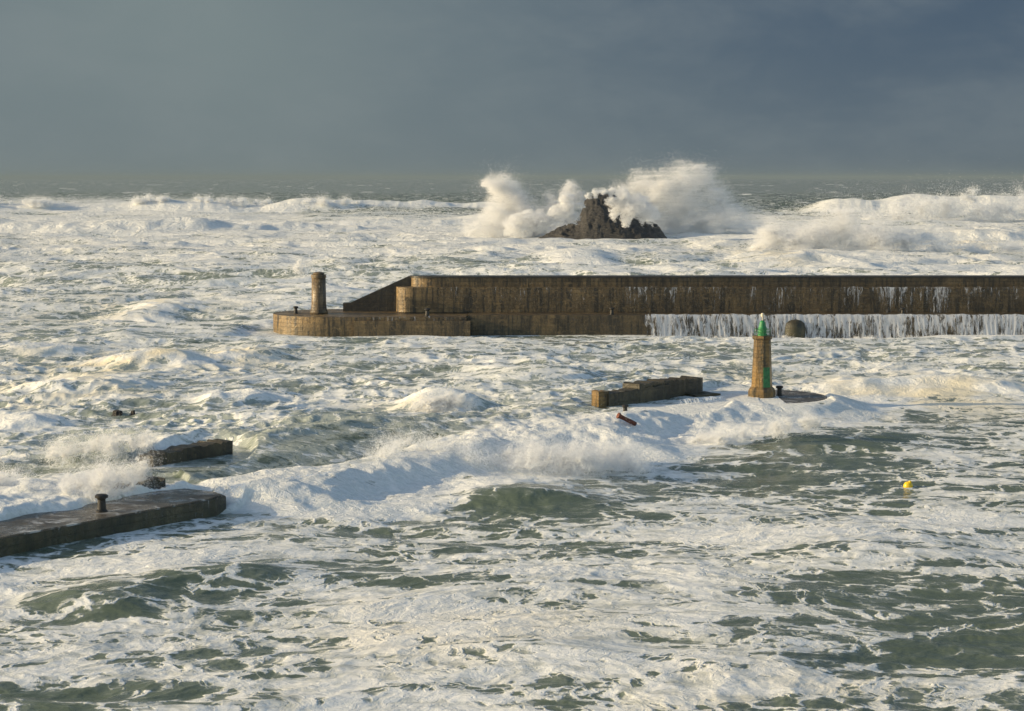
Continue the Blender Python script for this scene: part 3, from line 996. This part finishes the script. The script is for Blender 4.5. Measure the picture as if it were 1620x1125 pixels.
# ------------------------------------------------------------------ yellow buoy
bxy = at(1436, 770, 0.2)
bz = sea_z(*bxy)
BU = empty('buoy', (bxy[0], bxy[1], bz), 'round yellow buoy afloat in the foam on the right', 'buoy')
bm = bmesh.new()
lathe(bm, [(0.0, -0.35), (0.2, -0.3), (0.36, -0.12), (0.40, 0.08), (0.36, 0.28), (0.22, 0.42), (0.10, 0.47)], 20)
obj_from_bm('float', bm, M_buoy, BU, smooth=True)
bm = bmesh.new()
lathe(bm, [(0.10, 0.46), (0.12, 0.50), (0.12, 0.56), (0.05, 0.60), (0.0, 0.60)], 12)
obj_from_bm('cap', bm, M_buoy, BU)
BU.rotation_euler = (0.2, 0.35, 0)
BU.scale = (0.85, 0.85, 0.85)

# ------------------------------------------------------------------ rock islet
RD = 690.0


def rock(name, cx, cy, prof, depth, label, seed=0, cat='rock', res=1.0):
    """prof: silhouette heights (x offset, height); a ridge with craggy noise"""
    xs = np.array([p[0] for p in prof]); hs = np.array([p[1] for p in prof])
    nx, ny = 120, 60
    gx = np.linspace(xs[0], xs[-1], nx)
    gy = np.linspace(-1, 1, ny)
    GX_, GY_ = np.meshgrid(gx, gy, indexing='ij')
    H = np.interp(GX_, xs, hs)
    prof_y = np.clip(1 - np.abs(GY_) ** 1.6, 0, 1)
    Z = H * prof_y
    YY = GY_ * depth
    q = 0.5
    crag = (0.5 - np.abs(gnoise(GX_ / 5, YY / 5, 90 + seed))) * 2.2 + (0.5 - np.abs(gnoise(GX_ / 2.2, YY / 2.2, 91 + seed))) * 1.1 + gnoise(GX_ / 1.0, YY / 1.0, 92 + seed) * 0.4
    Z = Z + crag * 0.75 * np.clip(Z / 4, 0, 1) - 1.2
    stepz = 1.6
    Z = Z * 0.8 + 0.2 * (np.round(Z / stepz) * stepz)
    co = np.stack([GX_ + cx, YY + cy, Z], -1).reshape(-1, 3)
    i = (np.arange(nx - 1)[:, None] * ny + np.arange(ny - 1)[None, :]).ravel()
    faces = np.stack([i, i + ny, i + ny + 1, i + 1], -1)
    o = np_mesh(name, co, faces, M_rock)
    return tag(o, label, cat)


mpx = RD / F_PX
silh = [(848, 382), (858, 377), (872, 371), (884, 365), (898, 361), (910, 354), (918, 346), (922, 332), (926, 321), (934, 315), (946, 312), (958, 311), (968, 312), (978, 317), (988, 326),
        (1000, 336), (1014, 346), (1030, 356), (1042, 364), (1050, 375), (1060, 385)]
rock('sea_rock', xat(950, RD), RD, [((px - 950) * mpx, max(0.3, zat(py, RD) + 1.5)) for px, py in silh], 14,
     'dark jagged rock islet out at sea between two towering plumes of spray')
# small awash rock at the far left, behind the pier
xk, yk = at(184, 646, 1.2)
rock('low_rock', xk, yk, [(-2.2, 0.3), (-1.2, 1.2), (0, 1.75), (0.8, 1.6), (1.6, 2.05), (2.4, 0.4)], 1.6, 'small dark rock awash in the foam left of the drowned pier', 5)

# ------------------------------------------------------------------ falling water
def sheet_material(name, gap, fine=1.0):
    """a thin veil of falling water: white where it is thick, nothing where it has torn apart"""
    m, t, out = new_mat(name)
    geo = t.n('ShaderNodeNewGeometry')
    pos = geo.outputs['Position']
    fall = t.n('ShaderNodeAttribute', attribute_name='fall').outputs['Fac']
    wrp = t.noise(pos, 0.9, 3, 0.5)
    pw = t.vmath('ADD', pos, t.vmath('MULTIPLY', t.vmath('SUBTRACT', wrp.outputs['Color'], (0.5, 0.5, 0.5)), (0.5, 0.5, 0.5)))
    a = t.noise(t.vmath('MULTIPLY', pw, (2.2 * fine, 2.2 * fine, 0.28)), 1.0, 7, 0.62, 0.25)
    b = t.noise(t.vmath('MULTIPLY', pw, (7.0 * fine, 7.0 * fine, 0.7)), 1.0, 6, 0.65, 0.2)
    g = t.noise(t.vmath('MULTIPLY', pos, (0.28, 0.28, 0.1)), 1.0, 4, 0.6)
    v = t.math('ADD', t.math('MULTIPLY', a.outputs[0], 0.6), t.math('MULTIPLY', b.outputs[0], 0.4))
    v = t.math('ADD', v, t.math('MULTIPLY', t.math('SUBTRACT', g.outputs[0], 0.5), 0.42))
    lim = t.math('ADD', gap, t.math('ADD', t.math('MULTIPLY', fall, 0.07), t.math('MULTIPLY', t.n('ShaderNodeAttribute', attribute_name='ends').outputs['Fac'], 0.16)))
    al = t.ramp(v, t.math('SUBTRACT', lim, 0.06), t.math('ADD', lim, 0.10), 0.0, 0.93)
    d = t.n('ShaderNodeBsdfDiffuse', inp={'Color': (0.90, 0.92, 0.94, 1)})
    tr = t.n('ShaderNodeBsdfTranslucent', inp={'Color': (0.90, 0.92, 0.94, 1)})
    w_ = t.n('ShaderNodeMixShader', inp={0: 0.4, 1: d.outputs[0], 2: tr.outputs[0]})
    x = t.n('ShaderNodeBsdfTransparent')
    o = t.n('ShaderNodeMixShader', inp={0: al, 1: x.outputs[0], 2: w_.outputs[0]})
    t.put(out.inputs[0], o.outputs[0])
    return m


def sheet(name, path, label, mat, throw=0.4, step=0.12, seed=1, nz=14):
    """path(f) -> x, y, ztop, zbot, outward normal; a ruffled sheet that leaves the lip and curves down"""
    L = 0.0
    p0 = path(0.0)
    for k in range(1, 41):
        p = path(k / 40)
        L += math.hypot(p[0] - p0[0], p[1] - p0[1])
        p0 = p
    n = max(8, int(L / step))
    V = np.zeros((n + 1, nz + 1, 3), dtype=np.float32)
    ends = np.zeros((n + 1, nz + 1), dtype=np.float32)
    fa = np.zeros((n + 1, nz + 1), dtype=np.float32)
    for i in range(n + 1):
        x, y, z1, z0, nr_ = path(i / n)
        for j in range(nz + 1):
            q = j / nz
            V[i, j] = (x, y, z1 + (z0 - z1) * q)
            fa[i, j] = q
            ends[i, j] = max(0.0, 1 - min(i, n - i) * step / 2.2) ** 2 * (0.4 + 0.8 * q)
            o_ = throw * math.sqrt(q) + 0.02
            V[i, j, 0] += nr_[0] * o_
            V[i, j, 1] += nr_[1] * o_
    ruf = gnoise(V[..., 0] * 1.6 + V[..., 1], V[..., 2] * 0.25, seed) * 0.14 + gnoise(V[..., 0] * 5 + V[..., 1], V[..., 2] * 0.4, seed + 1) * 0.05
    ruf *= 0.25 + fa
    V[..., 2] += (0.5 + gnoise(V[..., 0] * 0.9 + V[..., 1], V[..., 1] * 0, seed + 2)) * 0.13 * (1 - fa)
    V[..., 1] -= np.abs(ruf) * (throw / 0.4)
    V[..., 0] += ruf * 0.4
    i = (np.arange(n)[:, None] * (nz + 1) + np.arange(nz)[None, :]).ravel()
    fc = np.stack([i, i + nz + 1, i + nz + 2, i + 1], -1)
    o = np_mesh(name, V.reshape(-1, 3), fc, mat, smooth=True)
    a_ = o.data.attributes.new('fall', 'FLOAT', 'POINT')
    a_.data.foreach_set('value', fa.ravel())
    e_ = o.data.attributes.new('ends', 'FLOAT', 'POINT')
    e_.data.foreach_set('value', ends.ravel())
    return tag(o, label, 'waterfall', kind='stuff')


def straight(x0, x1, y, z1, z0):
    return lambda f: (x0 + (x1 - x0) * f, y, z1, z0, (0, -1))


M_sheet = sheet_material('falling_sheet', 0.415)
M_trickle = sheet_material('trickling_water', 0.575, 1.3)
M_rill = sheet_material('thin_rills', 0.63, 1.5)
x0, x1 = xat(1020, 277.5, 2), XR - 15
sheet('waterfall', straight(x0, x1, 277.5, Q + 0.05, -1.4), 'long curtain of white water pouring off the far quay on both sides of the brown buttress', M_sheet, 0.5, seed=12)
x0, x1 = xat(1380, 283, 5), xat(1508, 283, 5)
sheet('waterfall', straight(x0, x1, 282.95, z_ledge + 0.03, Q), 'white trickles running down the high breakwater wall on the right', sheet_material('broad_trickles', 0.50, 1.3), 0.15, seed=21)
x0, x1 = xat(1512, 283, 5), XR - 15
sheet('waterfall', straight(x0, x1, 282.95, z_ledge + 0.03, Q), 'sparse trickles on the breakwater wall at the right edge', M_trickle, 0.12, seed=23)
x0, x1 = xat(980, 283, 5), xat(1378, 283, 5)
sheet('waterfall', straight(x0, x1, 282.95, z_ledge + 0.03, Q), 'faint trickles on the breakwater wall above and left of the green lamp tower', M_trickle, 0.08, seed=25)
x0, x1 = xat(690, 283, 5), xat(978, 283, 5)
sheet('waterfall', straight(x0, x1, 282.95, z_ledge + 0.03, Q), 'faintest rills on the lit left half of the high breakwater wall', M_rill, 0.06, seed=26)
x0, x1 = xat(530, 275, 2), xat(735, 275, 2)
sheet('waterfall', straight(x0, x1, 275.05, Q - 0.07, 0.1), 'thin trickles running off the low breakwater head beside the stone tower', M_trickle, 0.08, seed=27)
# water leaving the flooded part beside the left stub, and off the ledge by the ruined parapet
def along_stub(f_):
    s_ = 19.7 + 9.0 * f_
    x, y = pier_xy(s_, 1.2 - 1.4 * f_)
    return x, y, DECK + 0.32, -0.4, (-Nn[0], -Nn[1])


sheet('waterfall', along_stub, 'white water spilling off the end of the left pier stub', M_sheet, 1.3, 0.08, seed=31)


def along_face(f_):
    x, y = pier_xy(-16 + 34 * f_, -0.14)
    return x, y, DECK - 0.06, -0.2, (-Nn[0], -Nn[1])


sheet('waterfall', along_face, 'thin rills draining down the dark face of the left pier stub', M_rill, 0.08, 0.08, seed=35)


def along_ledge(f_):
    a, b = at(1068, 632.5, DECK + 0.5), at(1142, 627.5, DECK + 0.3)
    return a[0] + (b[0] - a[0]) * f_, a[1] + (b[1] - a[1]) * f_, DECK + 0.45 - 0.15 * f_, DECK - 0.3, (-Nn[0], -Nn[1])


sheet('waterfall', along_ledge, 'small white runoff over the low step right of the ruined parapet', M_sheet, 0.35, 0.06, seed=33)


# ------------------------------------------------------------------ spray
def spray(name, pts, n, fleck, label, seed=0, wisp=1.0, soft=0.42, sink=None, drift=(0.0, 0.0, 0.0), fray=1.0, loose=0.15):
    """pts: list of (x, y, z, r, weight) puffs; airborne droplets scattered through them, torn into wisps"""
    r = np.random.RandomState(seed)
    P = np.array([p[:5] for p in pts], dtype=np.float32)
    wgt = P[:, 4] / P[:, 4].sum()
    k = r.choice(len(P), n, p=wgt)
    u = r.normal(size=(n, 3)).astype(np.float32)
    u /= np.linalg.norm(u, axis=1)[:, None]
    rad = r.rand(n).astype(np.float32) ** (0.42) * (1 + np.abs(r.normal(size=n)) * 0.10)
    tail = r.rand(n) < loose
    rad = np.where(tail, np.abs(r.normal(size=n)) * 0.75, rad * (1 - 0.25 * loose)).astype(np.float32)
    # lobed puffs: radius depends on direction
    lob = 1 + 0.32 * gnoise(u[:, 0] * 1.8 + k * 3.1, u[:, 2] * 1.8 + k * 1.7, seed + 5) + 0.2 * gnoise(u[:, 0] * 4 + k * 2.1, u[:, 2] * 4, seed + 6)
    c = P[k, :3] + u * (P[k, 3] * rad * lob)[:, None]
    s_ = P[:, 3].mean()
    # turbulence
    for lam, a in ((1.1, 0.30), (0.5, 0.16), (0.22, 0.07)):
        L = s_ * lam
        c[:, 0] += a * s_ * gnoise(c[:, 0] / L + c[:, 1] / L * .6, c[:, 2] / L, seed + 1) * wisp
        c[:, 2] += a * s_ * gnoise(c[:, 0] / L - c[:, 1] / L * .6, c[:, 2] / L + 7, seed + 2) * wisp
        c[:, 1] += a * s_ * gnoise(c[:, 1] / L + c[:, 0] / L * .6, c[:, 2] / L + 13, seed + 3) * wisp
    fr = np.abs(r.standard_cauchy(n)).clip(0, 8).astype(np.float32) * 0.05 * s_ * fray
    c[:, 0] += fr * drift[0]; c[:, 1] += fr * drift[1]; c[:, 2] += fr * drift[2]
    if sink is not None:
        c = c[c[:, 2] > sink]
    n = len(c)
    size = fleck * (0.5 + r.rand(n) ** 2 * 1.0).astype(np.float32)
    tri = np.empty((n, 3, 3), dtype=np.float32)
    a = r.normal(size=(n, 3)).astype(np.float32); a /= np.linalg.norm(a, axis=1)[:, None]
    b = r.normal(size=(n, 3)).astype(np.float32); b -= (a * b).sum(1)[:, None] * a; b /= np.linalg.norm(b, axis=1)[:, None]
    tri[:, 0] = c + a * size[:, None]
    tri[:, 1] = c + (-0.5 * a + 0.87 * b) * size[:, None]
    tri[:, 2] = c + (-0.5 * a - 0.87 * b) * size[:, None]
    o = np_mesh(name, tri.reshape(-1, 3), np.arange(n * 3, dtype=np.int32).reshape(-1, 3), M_spray)
    return tag(o, label, 'spray', kind='stuff')


def puffs(depth, lst, ydepth=0.6, seed=0):
    """lst of (px, py, rpx, weight) at a distance"""
    r = random.Random(seed)
    out = []
    for px, py, rp, wt_ in lst:
        rr_ = rp / F_PX * depth
        out.append((xat(px, depth, zat(py, depth)), depth + r.uniform(-1, 1) * rr_ * ydepth, zat(py, depth), rr_, wt_ * rr_ ** 2))
    return out


spray('spray_plume', puffs(699, [(780, 292, 20, 1), (795, 300, 26, 1.3), (800, 330, 38, 1.3), (785, 352, 34, 1), (830, 350, 34, 1), (860, 350, 26, 1), (765, 288, 9, 0.8),
                                 (890, 338, 26, 1), (905, 310, 18, 1), (898, 299, 12, 1), (915, 345, 16, 0.9), (780, 372, 26, 0.8), (840, 372, 24, 0.8), (750, 365, 24, 0.7), (800, 285, 10, .8), (820, 318, 22, .8), (870, 320, 18, .6),  (925, 318, 9, 0.5), (945, 304, 9, 0.5), (965, 300, 7, 0.4)], seed=1),
      800000, 0.066, 'tall white plume of spray thrown up left of the dark rock islet', seed=101, sink=-0.5, drift=(1.0, 0, 0.15), loose=0.3)
spray('spray_plume', puffs(702, [(990, 310, 22, 1), (1010, 295, 26, 1.2), (1045, 290, 28, 1.2), (1080, 285, 28, 1.2), (1110, 282, 22, 1), (975, 330, 18, 1), (990, 345, 15, 1),
                                 (1030, 320, 32, 1.2), (1075, 325, 40, 1.2), (1105, 350, 42, 1), (1090, 365, 30, 0.8), (1140, 360, 36, 0.6), (1130, 320, 30, 0.6), (1170, 375, 34, 0.5), (1110, 265, 9, 0.5), (1095, 268, 10, .6), (1000, 338, 14, 1), (1060, 350, 30, 1), (1150, 340, 34, 0.7), (1175, 360, 34, 0.6), (1130, 300, 20, .4), (1060, 372, 20, .8)], seed=2),
      1000000, 0.066, 'largest white plume of spray arching over the right side of the rock islet', seed=102, sink=-0.5, drift=(1.3, 0, 0.15), fray=1.0, loose=0.35)
spray('breaker_spray', puffs(520, [(1200, 400, 26, 1.2), (1220, 375, 26, 1.2), (1260, 385, 34, 1), (1300, 380, 34, 1), (1330, 360, 34, 1), (1380, 380, 36, 0.9), (1240, 410, 26, 1), (1290, 410, 26, 1),
                                   (1430, 385, 32, 0.7), (1480, 390, 30, 0.6), (1350, 405, 26, 0.8), (1540, 400, 26, 0.5), (1600, 395, 26, 0.5)], seed=3),
      650000, 0.070, 'broad bank of spray over the breaker behind the right half of the breakwater', seed=103, sink=0.0, drift=(1.0, 0, 0.2), loose=0.6)
spray('breaker_spray', puffs(950, [(1420, 345, 26, 1), (1460, 335, 28, 1), (1500, 330, 26, 1), (1530, 318, 16, 1), (1550, 340, 24, 1), (1590, 335, 30, 1), (1640, 330, 30, 1), (1545, 305, 9, 0.6), (1620, 312, 12, 0.6), (1380, 350, 22, 0.7), (1690, 335, 30, 0.7)], seed=4),
      160000, 0.16, 'veil of spray blowing off the farthest breaker at the right edge', seed=104, sink=0.0, drift=(-1.0, 0, 0.4), loose=0.6)
def band(depth, x0, x1, n, y_of, r0, r1, seed, gap=0.0):
    r = random.Random(seed)
    out = []
    for k in range(n):
        px = r.uniform(x0, x1)
        if math.sin(px * 0.013 + seed) + 0.6 * math.sin(px * 0.041 + 2 * seed) < gap:
            continue
        rp = r.uniform(r0, r1) * r.uniform(0.6, 1.2)
        out.append((px, y_of(px) - rp * 0.25 + r.uniform(-1, 1), rp, 1.0))
    return puffs(depth, out, ydepth=3.0, seed=seed)


spray('breaker_spray', band(830, -60, 760, 90, lambda p: 362 + 4 * math.sin(p * 0.011) + p * 0.008, 5, 13, 5, -0.7),
      260000, 0.12, 'low white spray along the long surf line on the left', seed=105, sink=0.0, drift=(1, 0, 0.3), fray=1.5, loose=0.8)
spray('breaker_spray', band(1230, -40, 600, 80, lambda p: 321 + 2.5 * math.sin(p * 0.017), 4, 9, 15, -0.4),
      170000, 0.16, 'thin white mist blowing off the long distant breaker at the upper left', seed=115, sink=0.0, drift=(1, 0, 0.2), fray=1.5, loose=0.8)
spray('spray_plume', puffs(664, [(966, 318, 8, 1), (980, 326, 13, 1), (972, 338, 9, 1), (996, 334, 15, 1), (990, 350, 9, 1), (1012, 325, 17, 1), (1018, 343, 10, .8), (985, 310, 12, 1), (1030, 340, 14, .8), (930, 309, 5, .9), (942, 306, 6, .9), (955, 303, 6, .9), (967, 303, 7, .9)], seed=18),
      200000, 0.066, 'white tongue of spray lying across the right flank of the dark rock islet', seed=118, sink=-0.5, drift=(0.6, 0, 0.3), fray=0.3, loose=0.03)
spray('spray_plume', puffs(668, [(815, 358, 18, 1), (838, 352, 18, 1), (858, 350, 16, 1), (878, 342, 15, 1), (898, 332, 13, 1), (908, 346, 9, .8), (895, 314, 11, .8), (918, 326, 6, .7)], seed=16),
      260000, 0.066, 'white spray draped over the left shoulder of the dark rock islet', seed=116, sink=-0.5, drift=(-0.6, 0, 0.3), fray=0.3, loose=0.05)
spray('breaker_spray', puffs(262, [(165, 578, 12, 1), (185, 572, 16, 1), (210, 570, 16, 0.8), (240, 572, 14, 0.6), (280, 574, 12, 0.4), (370, 565, 13, 0.8), (395, 562, 14, 0.8), (420, 568, 10, 0.5)], seed=6),
      90000, 0.035, 'yellowish spray blowing off a wave crest on the left between the piers', loose=0.55, wisp=1.5, seed=106, sink=0.2, drift=(2.0, 0, 0.4), fray=2.5)
spray('breaker_spray', puffs(172, [(660, 650, 12, 1), (680, 642, 16, 1.1), (705, 636, 15, 1), (725, 634, 12, 0.8), (640, 662, 10, 0.8), (700, 650, 16, 1), (740, 640, 10, .4)], seed=7),
      120000, 0.028, 'cream coloured burst of spray on a peaked wave at the middle of the harbour', loose=0.55, wisp=1.5, seed=107, sink=0.2, drift=(1, 0, 0.8), fray=1.2)
spray('breaker_spray', band(146, 605, 1010, 110, lambda p: 738 - 26 * math.exp(-((p - 660) / 60) ** 2) + 8 * math.sin(p * 0.02), 10, 34, 8, -1.2),
      800000, 0.020, 'thick white burst of spray where the sea pours over the drowned pier', loose=0.8, wisp=2.2, seed=108, sink=0.2, drift=(0.3, 0, 1.0), fray=1.8)
spray('breaker_spray', band(160, 1000, 1290, 50, lambda p: 715 - (p - 1000) * 0.15, 7, 17, 9, -1.0),
      170000, 0.022, 'white spray tumbling down the inner side of the pier before the green lamp tower', loose=0.8, wisp=2.2, seed=109, sink=0.2, drift=(0.5, 0, 0.8), fray=1.5)
spray('breaker_spray', band(139, 400, 620, 40, lambda p: 795 - (p - 400) * 0.15, 8, 18, 13, -1.0),
      150000, 0.021, 'white splash at the foot of the spilling wave just right of the left pier stub', loose=0.8, wisp=2.2, seed=113, sink=0.1, drift=(0.5, 0, 0.8), fray=1.5)
spray('breaker_spray', band(127, -40, 215, 45, lambda p: 778 - 0.06 * p, 12, 30, 10, -1.3),
      300000, 0.020, 'white spray bursting across the back of the left pier stub', loose=0.8, wisp=2.2, seed=110, sink=1.4, drift=(0.6, 0, 0.8), fray=1.5)
spray('breaker_spray', band(140, -40, 240, 25, lambda p: 732 - 0.12 * p, 10, 26, 17, -1.3),
      150000, 0.022, 'mist torn off the wave behind the left pier stub', loose=0.9, wisp=2.2, seed=117, sink=1.4, drift=(0.8, 0, 0.8), fray=1.8)
spray('breaker_spray', band(275.5, 1030, 1700, 110, lambda p: 541, 3, 7, 19, -2),
      160000, 0.04, 'fine splash all along the foot of the far waterfall', loose=0.6, seed=119, sink=-1.3, drift=(0.2, 0, 1.0), fray=1.2)
spray('breaker_spray', puffs(320, [(474, 416, 5, 1), (470, 426, 9, 1), (480, 428, 9, 1)], seed=11), 16000, 0.035, loose=0.7, label= 'small jet of spray standing above the sea left of the stone tower', seed=111, drift=(0.3, 0, 1.0), fray=1)
spray('breaker_spray', puffs(285, [(390, 650, 14, 1)], seed=12), 10, 0.03, 'tiny fleck', seed=112)
bpy.data.objects.remove([o for o in col.objects if o.get('label') == 'tiny fleck'][0])

# ------------------------------------------------------------------ haze
def haze_box():
    bm = bmesh.new()
    box(bm, -60000, 60000, -800, 95000, -6.0, 60.0)
    m, t, out = new_mat('haze_air')
    v = t.n('ShaderNodeVolumePrincipled', inp={'Color': (0.28, 0.35, 0.385, 1), 'Density': 0.000055, 'Anisotropy': 0.0})
    t.put(out.inputs['Volume'], v.outputs[0])
    o = obj_from_bm('haze', bm, m)
    tag(o, kind='stuff')
    return o


haze_box()
